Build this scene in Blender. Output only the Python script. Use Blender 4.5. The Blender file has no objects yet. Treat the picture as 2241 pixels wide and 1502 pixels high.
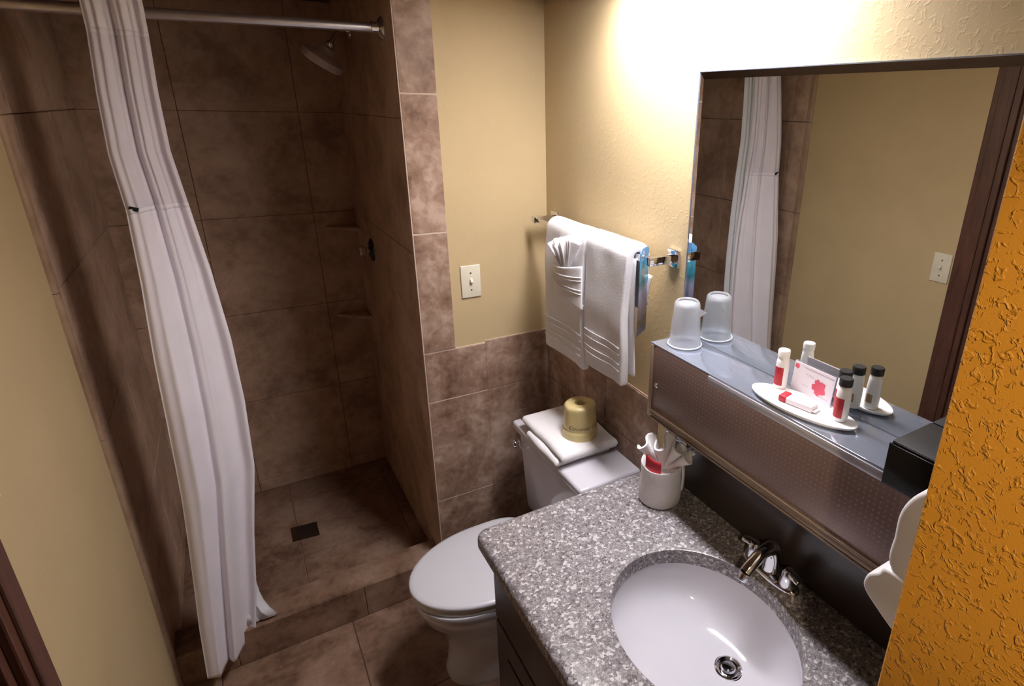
import bpy, bmesh, math, random
from mathutils import Vector, Matrix, noise as mnoise
R = math.radians
PI = math.pi
random.seed(7)
scene = bpy.context.scene
COL = scene.collection

# ------------------------------------------------------------------ camera
W_, H_ = 2241.0, 1502.0
F_PX, PX, PY = 1278.673, 198.762, -36.429
cam_d = bpy.data.cameras.new('camera')
cam = bpy.data.objects.new('camera', cam_d)
COL.objects.link(cam)
pitch, yaw, roll = 0.358, 0.5714, 0.0217
fw = Vector((math.sin(yaw)*math.cos(pitch), math.cos(yaw)*math.cos(pitch), -math.sin(pitch)))
r0 = Vector((math.cos(yaw), -math.sin(yaw), 0))
u0 = r0.cross(fw)
rr = r0*math.cos(roll)+u0*math.sin(roll)
uu = u0*math.cos(roll)-r0*math.sin(roll)
M = Matrix((rr, uu, -fw)).transposed().to_4x4()
M.translation = Vector((-0.9591, -1.8798, 1.8120))
cam.matrix_world = M
cam_d.sensor_fit = 'HORIZONTAL'
cam_d.sensor_width = 36.0
cam_d.lens = F_PX/W_*36.0
cam_d.shift_x = -PX/W_
cam_d.shift_y = PY/W_
cam_d.clip_start = 0.02
scene.camera = cam

# ------------------------------------------------------------------ world / exposure
w = bpy.data.worlds.new('world'); scene.world = w; w.use_nodes = True
w.node_tree.nodes['Background'].inputs[0].default_value = (0.02, 0.018, 0.016, 1)
w.node_tree.nodes['Background'].inputs[1].default_value = 0.3
vs = scene.view_settings
vs.view_transform = 'Standard'; vs.look = 'None'; vs.gamma = 1.0
vs.use_curve_mapping = False
vs.exposure = 0.0
VANITY_POWER = 39.0      # emission of the tube light's lens over the vanity
DOWN_WATTS = 6.8        # area light added under the lens, spread narrowed to favour downward light
HALL_POWER = 44.0         # watts of the unseen spotlight added to light the mustard wall

# ------------------------------------------------------------------ materials
def s2l(c):
    return tuple((x/12.92 if x <= .04045 else ((x+.055)/1.055)**2.4) for x in [v/255 for v in c])

class NT:
    def __init__(s, name):
        s.m = bpy.data.materials.new(name); s.m.use_nodes = True
        s.t = s.m.node_tree; s.b = s.t.nodes['Principled BSDF']
    def n(s, kind, **kw):
        nd = s.t.nodes.new(kind)
        for k, v in kw.items(): setattr(nd, k, v)
        return nd
    def l(s, a, b): s.t.links.new(a, b)
    def coord(s, scale=(1, 1, 1)):
        tc = s.n('ShaderNodeTexCoord'); mp = s.n('ShaderNodeMapping')
        mp.inputs['Scale'].default_value = scale
        s.l(tc.outputs['Object'], mp.inputs['Vector']); return mp.outputs[0]
    def noise(s, vec, scale, detail=4, rough=.55, dist=0):
        nd = s.n('ShaderNodeTexNoise'); nd.inputs['Scale'].default_value = scale
        nd.inputs['Detail'].default_value = detail; nd.inputs['Roughness'].default_value = rough
        nd.inputs['Distortion'].default_value = dist
        s.l(vec, nd.inputs['Vector']); return nd.outputs['Fac']
    def ramp(s, fac, stops, interp='LINEAR'):
        nd = s.n('ShaderNodeValToRGB'); cr = nd.color_ramp; cr.interpolation = interp
        while len(cr.elements) < len(stops): cr.elements.new(.5)
        for e, (p, c) in zip(cr.elements, stops):
            e.position = p; e.color = (*c, 1) if len(c) == 3 else c
        s.l(fac, nd.inputs[0]); return nd.outputs[0]
    def mix(s, fac, a, b, mode='MIX'):
        nd = s.n('ShaderNodeMix', data_type='RGBA', blend_type=mode)
        for i, v in ((0, fac), (6, a), (7, b)):
            if hasattr(v, 'is_linked'): s.l(v, nd.inputs[i])
            elif isinstance(v, (int, float)): nd.inputs[i].default_value = v
            else: nd.inputs[i].default_value = (*v, 1)
        return nd.outputs[2]
    def bump(s, h, strength, dist):
        nd = s.n('ShaderNodeBump'); nd.inputs['Strength'].default_value = strength
        nd.inputs['Distance'].default_value = dist
        s.l(h, nd.inputs['Height']); s.l(nd.outputs[0], s.b.inputs['Normal'])
    def math(s, op, a, b=None):
        nd = s.n('ShaderNodeMath', operation=op)
        for i, v in ((0, a), (1, b)):
            if v is None: continue
            if hasattr(v, 'is_linked'): s.l(v, nd.inputs[i])
            else: nd.inputs[i].default_value = v
        return nd.outputs[0]
    def set(s, **kw):
        for k, v in kw.items():
            i = s.b.inputs[k.replace('_', ' ')]
            if hasattr(v, 'is_linked'): s.l(v, i)
            elif isinstance(v, (tuple, list)) and len(v) == 3: i.default_value = (*v, 1)
            else: i.default_value = v
        return s

def plain(name, rgb, rough=.5, metal=0., spec=.5, var=.04, **kw):
    t = NT(name); c = s2l(rgb)
    f = t.noise(t.coord(), 14, 3)
    t.set(Base_Color=t.ramp(f, [(.3, tuple(v*(1-var) for v in c)), (.7, tuple(min(1, v*(1+var)) for v in c))]),
          Roughness=rough, Metallic=metal)
    t.b.inputs['Specular IOR Level'].default_value = spec
    for k, v in kw.items(): t.b.inputs[k.replace('_', ' ')].default_value = v
    return t.m

def paint(name, rgb, strength=.35, scale=42, rough=.55):
    t = NT(name); v = t.coord(); c = s2l(rgb)
    f = t.noise(v, 5, 3)
    t.set(Base_Color=t.ramp(f, [(.3, tuple(x*.96 for x in c)), (.7, tuple(x*1.03 for x in c))]), Roughness=rough)
    t.b.inputs['Specular IOR Level'].default_value = .3
    a = t.noise(v, scale*1.25, 2.5, .6, .8)
    g_ = t.noise(v, 5.5, 2)
    blobs = t.ramp(t.math('ADD', a, t.math('MULTIPLY', t.math('SUBTRACT', g_, .5), .20)), [(.535, (0, 0, 0)), (.66, (1, 1, 1))])
    fine = t.noise(v, scale*5, 2)
    h = t.mix(.12, blobs, fine)
    t.bump(h, strength, .004)
    return t.m

def tile_mat(name, c0, c1, c2, rough=.45, scale=5.0):
    t = NT(name); v = t.coord()
    big = t.noise(v, scale, 6, .62, .35)
    fine = t.noise(v, scale*7, 5, .6, .2)
    f = t.math('ADD', t.math('MULTIPLY', big, .75), t.math('MULTIPLY', fine, .25))
    col = t.ramp(f, [(.38, s2l(c0)), (.5, s2l(c1)), (.62, s2l(c2))])
    sp = t.ramp(t.noise(v, 70, 2), [(.70, (0, 0, 0)), (.76, (1, 1, 1))])
    col = t.mix(t.math('MULTIPLY', sp, .25), col, s2l((205, 185, 168)))
    t.set(Base_Color=col, Roughness=rough)
    t.b.inputs['Specular IOR Level'].default_value = .35
    t.bump(fine, .12, .002)
    return t.m

def granite(name):
    t = NT(name); v = t.coord()
    nz = t.n('ShaderNodeTexNoise'); nz.inputs['Scale'].default_value = 70; nz.inputs['Detail'].default_value = 2
    t.l(v, nz.inputs['Vector'])
    wv = t.n('ShaderNodeVectorMath', operation='MULTIPLY_ADD')
    t.l(nz.outputs['Color'], wv.inputs[0]); wv.inputs[1].default_value = (.012,)*3; t.l(v, wv.inputs[2])
    vo = t.n('ShaderNodeTexVoronoi'); vo.inputs['Scale'].default_value = 165
    t.l(wv.outputs[0], vo.inputs['Vector'])
    sep = t.n('ShaderNodeSeparateColor'); t.l(vo.outputs['Color'], sep.inputs[0])
    col = t.ramp(sep.outputs[0], [(0, s2l((86, 80, 83))), (.12, s2l((112, 106, 109))), (.45, s2l((126, 120, 122))),
                                  (.70, s2l((142, 135, 136))), (.86, s2l((192, 189, 192)))], 'CONSTANT')
    f = t.ramp(t.noise(v, 260, 2, .6, 1.2), [(.56, (0, 0, 0)), (.6, (1, 1, 1))])
    col = t.mix(t.math('MULTIPLY', f, .55), col, s2l((214, 210, 212)))
    f2 = t.ramp(t.noise(v, 190, 2, .6, 1.0), [(.36, (1, 1, 1)), (.41, (0, 0, 0))])
    col = t.mix(t.math('MULTIPLY', f2, .45), col, s2l((84, 76, 76)))
    t.set(Base_Color=col, Roughness=.32)
    return t.m

def wood(name, rgb, rough=.35):
    t = NT(name); v = t.coord((6, 6, .7)); c = s2l(rgb)
    f = t.noise(v, 9, 6, .6, .8)
    t.set(Base_Color=t.ramp(f, [(.3, tuple(x*.6 for x in c)), (.7, tuple(x*1.25 for x in c))]), Roughness=rough)
    t.bump(f, .08, .002)
    return t.m

def terry(name, rgb, strength=.5):
    t = NT(name); v = t.coord(); c = s2l(rgb)
    f = t.noise(v, 320, 3, .6); g = t.noise(v, 30, 3)
    t.set(Base_Color=t.ramp(g, [(.3, tuple(x*.97 for x in c)), (.7, c)]), Roughness=.95, Sheen_Weight=.25)
    t.b.inputs['Specular IOR Level'].default_value = .1
    t.bump(t.mix(.3, f, g), strength, .003)
    return t.m

def fabric(name, rgb, trans=0.0, weave=900):
    t = NT(name); v = t.coord((1, 1, 1)); c = s2l(rgb)
    f = t.noise(v, weave, 2); g = t.noise(v, 9, 4)
    t.set(Base_Color=t.ramp(g, [(.25, tuple(x*.93 for x in c)), (.75, c)]), Roughness=.85)
    t.b.inputs['Specular IOR Level'].default_value = .15
    t.bump(t.mix(.85, f, g), .12, .002)
    return t.m

def emit(name, rgb, strength):
    t = NT(name); t.set(Base_Color=(.9, .9, .9), Emission_Color=rgb, Emission_Strength=strength); return t.m

CREAM = (199, 178, 138)
M_cream = paint('cream wall paint', CREAM, .08, 42)
M_cream_r = paint('cream textured wall paint', CREAM, .15, 60)
M_mustard = paint('mustard textured surface', (214, 150, 52), .6, 78, .5)  # one even mustard base colour for the hall wall
M_ceil = plain('brown ceiling paint', (104, 84, 72), .8)
M_tile = tile_mat('brown stone tile', (116, 88, 72), (154, 126, 108), (188, 164, 148), scale=6.5)
M_tile_lift = tile_mat('lightened shower tile', (160, 132, 112), (192, 162, 140), (212, 184, 162))  # same brown tile as outside, colour lightened to stand in for missing light
M_tile_f = tile_mat('brown floor tile', (100, 74, 58), (136, 108, 90), (158, 132, 114))
M_grout = plain('pale grout', (205, 184, 168), .9)
M_grout_d = plain('brown grout', (160, 126, 105), .9)
M_grout_f = plain('dark grout', (82, 62, 50), .9)
M_chrome = plain('chrome', (225, 225, 228), .06, 1.0, var=.01)
M_rod = plain('satin chrome rod', (238, 236, 242), .33, 1.0, var=.01)
M_steel = NT('brushed stainless steel')
_v = M_steel.coord((60, 1.5, 60)); _f = M_steel.noise(_v, 6, 4)
M_steel.set(Base_Color=M_steel.ramp(_f, [(.3, s2l((166, 173, 190))), (.7, s2l((174, 181, 197)))]), Metallic=.66, Roughness=.07)
M_steel = M_steel.m
M_mirror = plain('mirror silvering', (226, 228, 226), .0, 1.0, var=.0)
M_porc = plain('white glazed porcelain', (212, 211, 219), .12, 0, .5, .01, Coat_Weight=.5)
M_seat = plain('white plastic', (210, 210, 217), .3, 0, .5, .01)
M_granite = granite('grey speckled granite')
M_esp = wood('espresso stained wood', (58, 42, 40), .4)
M_door = wood('dark walnut door', (86, 54, 42), .4)
M_trimw = wood('dark brown door casing', (92, 60, 48), .4)
M_terry = terry('white terry cloth', (238, 236, 238))
M_band = fabric('white woven border', (232, 230, 232))
M_curt = fabric('white curtain cloth', (242, 238, 248))
M_sheer = fabric('lavender sheer mesh', (230, 225, 236))
M_liner = fabric('white liner vinyl', (232, 234, 240))
M_plas_g = plain('grey white plastic', (236, 226, 232), .35)
M_ivory = plain('ivory plastic', (226, 220, 200), .35)
M_black = plain('black glossy plastic', (9, 8, 9), .2, 0, .25)
M_blackm = plain('black matte cap', (34, 32, 32), .5)
M_bottle = plain('white bottle plastic', (236, 236, 238), .3)
M_red = plain('red label', (172, 24, 42), .5)
M_redd = plain('deep red card', (178, 30, 46), .6)
M_pink = plain('pale red flower print', (206, 84, 104), .6, var=.2)
M_paper = plain('white paper', (218, 211, 220), .6)
M_grayink = plain('grey ink', (150, 140, 146), .7)
M_tan = plain('tan label print', (168, 142, 112), .7)
M_wrapper = plain('translucent yellow paper wrap', (216, 198, 142), .32, 0, .5, .12)
M_wrapink = plain('olive ink', (104, 88, 44), .7)
M_cardb = plain('brown cardboard', (98, 70, 46), .9)
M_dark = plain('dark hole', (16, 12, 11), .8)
M_bronze = plain('dark bronze metal', (84, 66, 48), .4, .8)
M_hair = plain('white dispenser plastic', (236, 234, 236), .3)

# perforated brown metal panel: a grid of little dimples
t = NT('perforated brown panel'); tc = t.n('ShaderNodeTexCoord'); sx = t.n('ShaderNodeSeparateXYZ')
t.l(tc.outputs['Object'], sx.inputs[0])
def cell(o): return t.math('ABSOLUTE', t.math('SUBTRACT', t.math('FRACT', t.math('MULTIPLY', o, 95.0)), .5))
d = t.math('SQRT', t.math('ADD', t.math('POWER', cell(sx.outputs[1]), 2.0), t.math('POWER', cell(sx.outputs[2]), 2.0)))
dots = t.ramp(d, [(.12, (1, 1, 1)), (.22, (0, 0, 0))])
t.set(Base_Color=t.mix(dots, s2l((128, 106, 99)), s2l((140, 119, 111))), Roughness=.34, Metallic=.35)
t.bump(dots, .25, .001); M_perf = t.m

# tag with a sky and lake print, following the card's own height
t = NT('blue printed card'); tc = t.n('ShaderNodeTexCoord'); sx = t.n('ShaderNodeSeparateXYZ'); t.l(tc.outputs['Object'], sx.inputs[0])
nz = t.noise(t.coord(), 22, 4, .6, .5)
hh = t.math('ADD', t.math('DIVIDE', sx.outputs[2], .235), t.math('MULTIPLY', t.math('SUBTRACT', nz, .5), .25))
t.set(Base_Color=t.ramp(hh, [(.02, s2l((70, 84, 120))), (.13, s2l((74, 66, 64))), (.3, s2l((112, 104, 122))), (.5, s2l((140, 148, 186))),
      (.62, s2l((38, 120, 140))), (.78, s2l((78, 172, 206))), (.95, s2l((96, 150, 206)))]), Roughness=.25); M_tag = t.m

# frosted plastic cup
t = NT('frosted clear plastic'); t.set(Base_Color=(.86, .89, .94), Roughness=.28, Transmission_Weight=.7, Alpha=.62)
t.b.inputs['IOR'].default_value = 1.25; M_cup = t.m
t = NT('clear acrylic'); t.set(Base_Color=(.95, .95, .98), Roughness=.05, Transmission_Weight=.9, Alpha=.5)
t.b.inputs['IOR'].default_value = 1.2; M_acryl = t.m

# ------------------------------------------------------------------ mesh helpers
def box(bm, lo, hi, bevel=0., seg=2, mi=0):
    vs_ = [bm.verts.new((x, y, z)) for x in (lo[0], hi[0]) for y in (lo[1], hi[1]) for z in (lo[2], hi[2])]
    fs = [(0, 1, 3, 2), (4, 6, 7, 5), (0, 4, 5, 1), (2, 3, 7, 6), (0, 2, 6, 4), (1, 5, 7, 3)]
    faces = [bm.faces.new([vs_[i] for i in f]) for f in fs]
    for f in faces: f.material_index = mi
    if bevel > 0:
        es = list({e for f in faces for e in f.edges})
        r = bmesh.ops.bevel(bm, geom=es, offset=bevel, segments=seg, affect='EDGES', profile=.5)
        for f in r['faces']: f.material_index = mi
    return bm

def B(lo, hi, bevel=0., seg=2):
    return box(bmesh.new(), lo, hi, bevel, seg)

def frame_from(axis):
    a = Vector(axis).normalized()
    h = Vector((0, 0, 1)) if abs(a.z) < .9 else Vector((1, 0, 0))
    x = h.cross(a).normalized(); y = a.cross(x)
    return x, y, a

def lathe(bm, prof, org=(0, 0, 0), axis=(0, 0, 1), seg=48, cap0=True, cap1=True, sx=1., sy=1.):
    x, y, a = frame_from(axis); o = Vector(org)
    rings = []
    for r, h in prof:
        rings.append([bm.verts.new(o + a*h + x*(r*sx*math.cos(2*PI*i/seg)) + y*(r*sy*math.sin(2*PI*i/seg))) for i in range(seg)])
    for p, q in zip(rings, rings[1:]):
        for i in range(seg): bm.faces.new((p[i], p[(i+1) % seg], q[(i+1) % seg], q[i]))
    if cap0: bm.faces.new(list(reversed(rings[0])))
    if cap1: bm.faces.new(rings[-1])
    return bm

def L(prof, org=(0, 0, 0), axis=(0, 0, 1), seg=48, **k): return lathe(bmesh.new(), prof, org, axis, seg, **k)

def loft(bm, rings, cap0=True, cap1=True):
    rs = [[bm.verts.new(p) for p in r] for r in rings]
    n = len(rs[0])
    for p, q in zip(rs, rs[1:]):
        for i in range(n): bm.faces.new((p[i], p[(i+1) % n], q[(i+1) % n], q[i]))
    if cap0: bm.faces.new(list(reversed(rs[0])))
    if cap1: bm.faces.new(rs[-1])
    return bm

def tube(bm, pts, rad, seg=16, flat=1.0):
    pts = [Vector(p) for p in pts]; n = len(pts)
    if not isinstance(rad, (list, tuple)): rad = [rad]*n
    rings = []; px = None
    for i, p in enumerate(pts):
        tg = (pts[min(i+1, n-1)]-pts[max(i-1, 0)]).normalized()
        if px is None: x, y, _ = frame_from(tg)
        else:
            x = (px - tg*px.dot(tg)).normalized(); y = tg.cross(x)
        px = x
        rings.append([p + x*(rad[i]*math.cos(2*PI*k/seg)) + y*(rad[i]*flat*math.sin(2*PI*k/seg)) for k in range(seg)])
    return loft(bm, rings)

def smooth_path(pts, n=12):
    pts = [Vector(p) for p in pts]; out = []
    for i in range(len(pts)-1):
        p0 = pts[max(i-1, 0)]; p1 = pts[i]; p2 = pts[i+1]; p3 = pts[min(i+2, len(pts)-1)]
        for k in range(n):
            t_ = k/n
            out.append(.5*((2*p1)+(-p0+p2)*t_+(2*p0-5*p1+4*p2-p3)*t_**2+(-p0+3*p1-3*p2+p3)*t_**3))
    out.append(pts[-1]); return out

def grid(bm, fn, nu, nv):
    vs_ = [[bm.verts.new(fn(i/nu, j/nv)) for j in range(nv+1)] for i in range(nu+1)]
    for i in range(nu):
        for j in range(nv): bm.faces.new((vs_[i][j], vs_[i+1][j], vs_[i+1][j+1], vs_[i][j+1]))
    return bm

def prism(bm, poly, axis, a, b, bevel=0., seg=2):
    """poly: 2-D points in the two remaining axes, extruded from a to b along axis"""
    def P(p, h):
        v = list(p); v.insert(axis, h); return Vector(v)
    v0 = [bm.verts.new(P(p, a)) for p in poly]; v1 = [bm.verts.new(P(p, b)) for p in poly]
    n = len(poly); fs = [bm.faces.new(v0), bm.faces.new(list(reversed(v1)))]
    for i in range(n): fs.append(bm.faces.new((v0[i], v1[i], v1[(i+1) % n], v0[(i+1) % n])))
    bmesh.ops.recalc_face_normals(bm, faces=fs)
    if bevel > 0:
        bmesh.ops.bevel(bm, geom=list({e for f in fs[:2] for e in f.edges}), offset=bevel, segments=seg, affect='EDGES', profile=.5)
    return bm

def root_loc(o):
    v = Vector((0, 0, 0))
    while o is not None: v = v + o.location; o = o.parent
    return v

def obj(name, bm, mats, parent=None, smooth=True, angle=35, label=None, recalc=True):
    """one mesh object; vertices are given in world space"""
    if recalc: bmesh.ops.recalc_face_normals(bm, faces=bm.faces)
    me = bpy.data.meshes.new(name)
    o = bpy.data.objects.new(name, me); COL.objects.link(o)
    if parent is not None:
        off = root_loc(parent); o.parent = parent
        bmesh.ops.translate(bm, verts=bm.verts, vec=-off)
    bm.to_mesh(me); bm.free()
    for m in (mats if isinstance(mats, (list, tuple)) else [mats]): me.materials.append(m)
    if smooth:
        me.polygons.foreach_set('use_smooth', [True]*len(me.polygons))
        me.set_sharp_from_angle(angle=R(angle))
    if label: o['label'] = label
    return o

def rebase(o):
    """origin of a top-level mesh to the middle of its underside"""
    me = o.data; xs_ = [v.co for v in me.vertices]
    c = Vector(((min(v.x for v in xs_)+max(v.x for v in xs_))/2, (min(v.y for v in xs_)+max(v.y for v in xs_))/2, min(v.z for v in xs_)))
    me.transform(Matrix.Translation(-c)); o.location = c
    return o

def tag(o, label, cat, group=None):
    o['label'] = label; o['category'] = cat
    if group: o['group'] = group
    return o

def thing(name, label, cat, loc, group=None):
    o = bpy.data.objects.new(name, None); COL.objects.link(o); o.location = loc
    o.empty_display_size = .05
    return tag(o, label, cat, group)

def struct(name, bm, mats, parent=None, smooth=False, label=None, cat=None):
    o = obj(name, bm, mats, parent, smooth)
    if parent is None:
        o['kind'] = 'structure'
        o['label'] = label or name.replace('_', ' '); o['category'] = cat or name.split('_')[0]
    return o

def mod(o, kind, **kw):
    m = o.modifiers.new(kind.lower(), kind)
    for k, v in kw.items(): setattr(m, k, v)
    return m

# ------------------------------------------------------------------ dimensions (metres)
XL = -1.3591           # left wall
XS = -0.4818           # right jamb of the shower
XT = -0.3673           # right edge of the tile column
D = 0.9556             # shower depth
CEIL = 2.185
ZW = 1.0072            # wainscot top
PX_, PY_ = -0.40, -1.635   # corner of the hall wall
YEND = -3.0
ZC = 0.82              # counter
ZS = 1.2632            # shelf top
SD = 0.1184            # shelf depth

def tiles(bm, us, vs_, place, gap=.003, thick=.008, bev=.0012, mi=0):
    """bevelled tiles between the joint positions; place(u,v,h) -> point, h outward"""
    for u0_, u1_ in zip(us, us[1:]):
        for v0_, v1_ in zip(vs_, vs_[1:]):
            g = gap/2
            lo = (u0_+g, v0_+g); hi = (u1_-g, v1_-g)
            if hi[0]-lo[0] < .01 or hi[1]-lo[1] < .01: continue
            tb = bmesh.new(); box(tb, (lo[0], lo[1], 0), (hi[0], hi[1], thick), bev, 2)
            idx = {}
            for v in tb.verts: idx[v] = bm.verts.new(place(*v.co))
            for f in tb.faces:
                nf = bm.faces.new([idx[v] for v in f.verts]); nf.material_index = mi
            tb.free()
    return bm

# ------------------------------------------------------------------ the room shell
struct('wall_back', B((XS+.008, .0, 0), (.1, D, CEIL)), M_cream, label='cream painted back wall behind the toilet', cat='wall')
struct('wall_right', B((0, PY_, 0), (.1, 0, CEIL)), M_cream_r, label='cream textured right wall carrying the mirror', cat='wall')
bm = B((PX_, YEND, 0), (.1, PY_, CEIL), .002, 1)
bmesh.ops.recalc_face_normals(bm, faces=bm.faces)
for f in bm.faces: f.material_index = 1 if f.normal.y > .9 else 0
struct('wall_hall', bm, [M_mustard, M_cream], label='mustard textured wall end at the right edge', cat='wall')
# left wall with a door opening
DY0, DY1, DZ = -1.72, -.855, 2.04
bm = bmesh.new()
box(bm, (XL-.1, DY1, 0), (XL, 0, CEIL)); box(bm, (XL-.1, DY0, DZ), (XL, DY1, CEIL)); box(bm, (XL-.1, YEND, 0), (XL, DY0, CEIL))
struct('wall_left', bm, M_cream, label='cream painted left wall', cat='wall')
struct('wall_rear', B((XL-.1, YEND-.1, 0), (.1, YEND, CEIL)), M_cream, label='cream wall behind the viewer', cat='wall')
struct('ceiling', B((XL-.1, YEND-.1, CEIL), (.1, D+.1, CEIL+.1)), M_ceil, label='dark brown ceiling', cat='ceiling')
# floor: slab of grout with tiles let into it
bm = bmesh.new(); box(bm, (XL-.1, YEND-.1, -.12), (.1, 0, -.0012), mi=1)
us = [XL]+[-.832+.4135*k for k in range(-1, 3) if XL < -.832+.4135*k < 0]+[0]
vv = [YEND]+[-.4135*k for k in range(7, 0, -1)]+[0]
tiles(bm, us, vv, lambda u, v, h: (u, v, h-.008), gap=.004)
struct('floor', bm, [M_tile_f, M_grout_f], label='brown tiled bathroom floor', cat='floor')
# shower pan, curb and the tiled shower walls
bm = bmesh.new(); box(bm, (XL, .0, -.12), (XS+.01, D, .056), mi=1)
tiles(bm, [XL, -.945, -.53, XS], [.12, .38, .79, D], lambda u, v, h: (u, v, .052+h), gap=.003, bev=.0008)
struct('floor_shower', bm, [M_tile_f, M_grout_d], label='brown tiled shower pan', cat='floor')
bm = bmesh.new(); box(bm, (XL, -.0005, 0), (XS, .12, .1365), mi=1)
tiles(bm, [XL, -1.19, -.776, XS], [0, .1375], lambda u, v, h: (u, -h+.004, v), gap=.003)
tiles(bm, [XL, -1.19, -.776, XS], [-.002, .12], lambda u, v, h: (u, v, .130+h), gap=.002)
struct('trim_1', bm, [M_tile_f, M_grout_d], label='tiled curb along the shower opening', cat='curb')
zrow = [0.117, .53, .944, 1.357, 1.77, CEIL]
bm = bmesh.new(); box(bm, (XL-.1, D+.006, 0), (XS+.02, D+.1, CEIL), mi=1)
tiles(bm, [XL, -1.06, -.56-.09, XS+.01], [.05]+zrow, lambda u, v, h: (u, D+.008-h, v), gap=.002, bev=.0006)
struct('wall_shower_back', bm, [M_tile_lift, M_grout_d], label='brown tiled back wall of the shower', cat='wall')
bm = bmesh.new(); box(bm, (XL-.1, .0, 0), (XL-.004, D, CEIL), mi=1)
tiles(bm, [-.002, .10, .51, D], [.0]+zrow, lambda u, v, h: (XL-.004+h, u, v), gap=.002, thick=.010, bev=.003)
struct('wall_shower_left', bm, [M_tile_lift, M_grout_d], label='brown tiled left wall of the shower', cat='wall')
bm = bmesh.new(); box(bm, (XS+.004, .002, 0), (XS+.0085, D, CEIL), mi=1)
tiles(bm, [0.003, .41, .82, D], [.0]+zrow, lambda u, v, h: (XS+.008-h, u, v), gap=.002, bev=.0008)
struct('wall_shower_right', bm, [M_tile_lift, M_grout_d], label='brown tiled right wall of the shower', cat='wall')
# tile column beside the shower opening and wainscot behind the toilet
bm = bmesh.new(); box(bm, (XS+.001, -.0050, ZW), (XT-.0005, .004, CEIL), mi=1)
tiles(bm, [XS+.002, XT+.0015], [ZW, 1.421, 1.8403, CEIL], lambda u, v, h: (u, -h, v), gap=.005, thick=.006)
struct('trim_2', bm, [M_tile, M_grout], label='vertical column of brown tiles beside the shower opening', cat='tile trim')
bm = bmesh.new(); box(bm, (XS+.001, -.0050, 0), (-.2572, .004, ZW+.001), mi=1); box(bm, (-.257, -.003, 0), (-.0, .004, ZW+.009), mi=1)
tiles(bm, [XS+.002, -.2550], [0, .4002, .8184, ZW], lambda u, v, h: (u, -h, v), gap=.004, thick=.006)
tiles(bm, [-.2580, -.003], [0, .4022, .8204, ZW+.008], lambda u, v, h: (u, -h, v), gap=.0022, thick=.006)
struct('trim_3', bm, [M_tile, M_grout], label='brown tile wainscot on the back wall', cat='tile trim')
bm = bmesh.new(); box(bm, (-.003, -.705, 0), (.004, -.004, ZW+.004), mi=1)
tiles(bm, [-.705, -.42, -.007], [0, .4022, .8204, ZW+.001], lambda u, v, h: (-h, u, v), gap=.003, thick=.006)
struct('trim_4', bm, [M_tile, M_grout], label='brown tile wainscot on the right wall behind the toilet', cat='tile trim')
bm = bmesh.new()
for z0, z1 in zip([0]+zrow, zrow):
    bx_ = bmesh.new(); prism(bx_, [(XL-.001, -.016), (XL+.004, -.0155), (XL+.0085, -.012), (XL+.011, -.005), (XL+.011, .012), (XL-.001, .012)], 2, z0+.001, z1-.001)
    me_ = bpy.data.meshes.new('tmp'); bx_.to_mesh(me_); bx_.free(); bm.from_mesh(me_); bpy.data.meshes.remove(me_)
struct('trim_7', bm, tile_mat('tan bullnose tile', (138, 112, 90), (160, 134, 110), (178, 152, 128)), smooth=True, label='tan bullnose edge between the shower tile and the left wall', cat='tile trim')
# dark door in the left wall (seen in the mirror)
bm = bmesh.new()
for y0, y1, z0, z1 in ((DY1-.005, DY1+.088, 0, DZ+.09), (DY0-.088, DY0+.005, 0, DZ+.09), (DY0+.005, DY1-.005, DZ-.005, DZ+.09)):
    box(bm, (XL-.002, y0, z0), (XL+.014, y1, z1), .004)
    if z0 == 0: box(bm, (XL+.010, y0+.022, z0), (XL+.020, y1-.022, z1), .004)
struct('trim_5', bm, M_trimw, label='dark brown casing round the door in the left wall', cat='door casing')
bm = bmesh.new()
for y0, y1 in ((DY1-.025, DY1), (DY0, DY0+.025)): box(bm, (XL-.1, y0, 0), (XL, y1, DZ), .002)
box(bm, (XL-.1, DY0+.025, DZ-.025), (XL, DY1-.025, DZ), .002)
struct('trim_6', bm, M_trimw, label='dark brown jamb lining the door opening', cat='door jamb')
bm = B((XL-.095, DY0+.027, .01), (XL-.055, DY1-.027, DZ-.027), .003)
for z0, z1 in ((.2, .9), (1.05, 1.85)):
    for y0, y1 in ((DY0+.13, -1.33), (-1.25, DY1-.13)): box(bm, (XL-.058, y0, z0), (XL-.048, y1, z1), .006)
dr = struct('door_1', bm, M_door, label='dark brown panelled door in the left wall', cat='door')
bm = L([(.0, 0), (.026, 0), (.026, .006), (.012, .01), (.012, .03), (.026, .036), (.027, .05), (.018, .058), (0, .06)][1:], (XL-.055, DY0+.09, 1.0), (1, 0, 0), 24)
obj('door_knob', bm, M_bronze, dr)

# ------------------------------------------------------------------ lamps
t_ = thing('ceiling_light', 'white box tube light on the ceiling over the toilet and vanity', 'light', (-.13, -.79, CEIL))
LX0, LX1, LY0, LY1 = -.215, -.045, -1.12, -.46
bm = B((LX0, LY0, CEIL-.025), (LX1, LY1, CEIL-.0005), .003)
for lo, hi in (((LX0, LY0, CEIL-.052), (LX1, LY0+.010, CEIL-.024)), ((LX0, LY1-.010, CEIL-.052), (LX1, LY1, CEIL-.024)),
               ((LX0, LY0+.010, CEIL-.052), (LX0+.010, LY1-.010, CEIL-.024)), ((LX1-.010, LY0+.010, CEIL-.052), (LX1, LY1-.010, CEIL-.024))):
    box(bm, lo, hi, .002)
obj('housing', bm, plain('white enamel', (235, 235, 235), .4), t_)
obj('lens', B((LX0+.011, LY0+.011, CEIL-.044), (LX1-.011, LY1-.011, CEIL-.038), .001), emit('glowing lens', (1.0, .95, .985), VANITY_POWER), t_)
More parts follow.
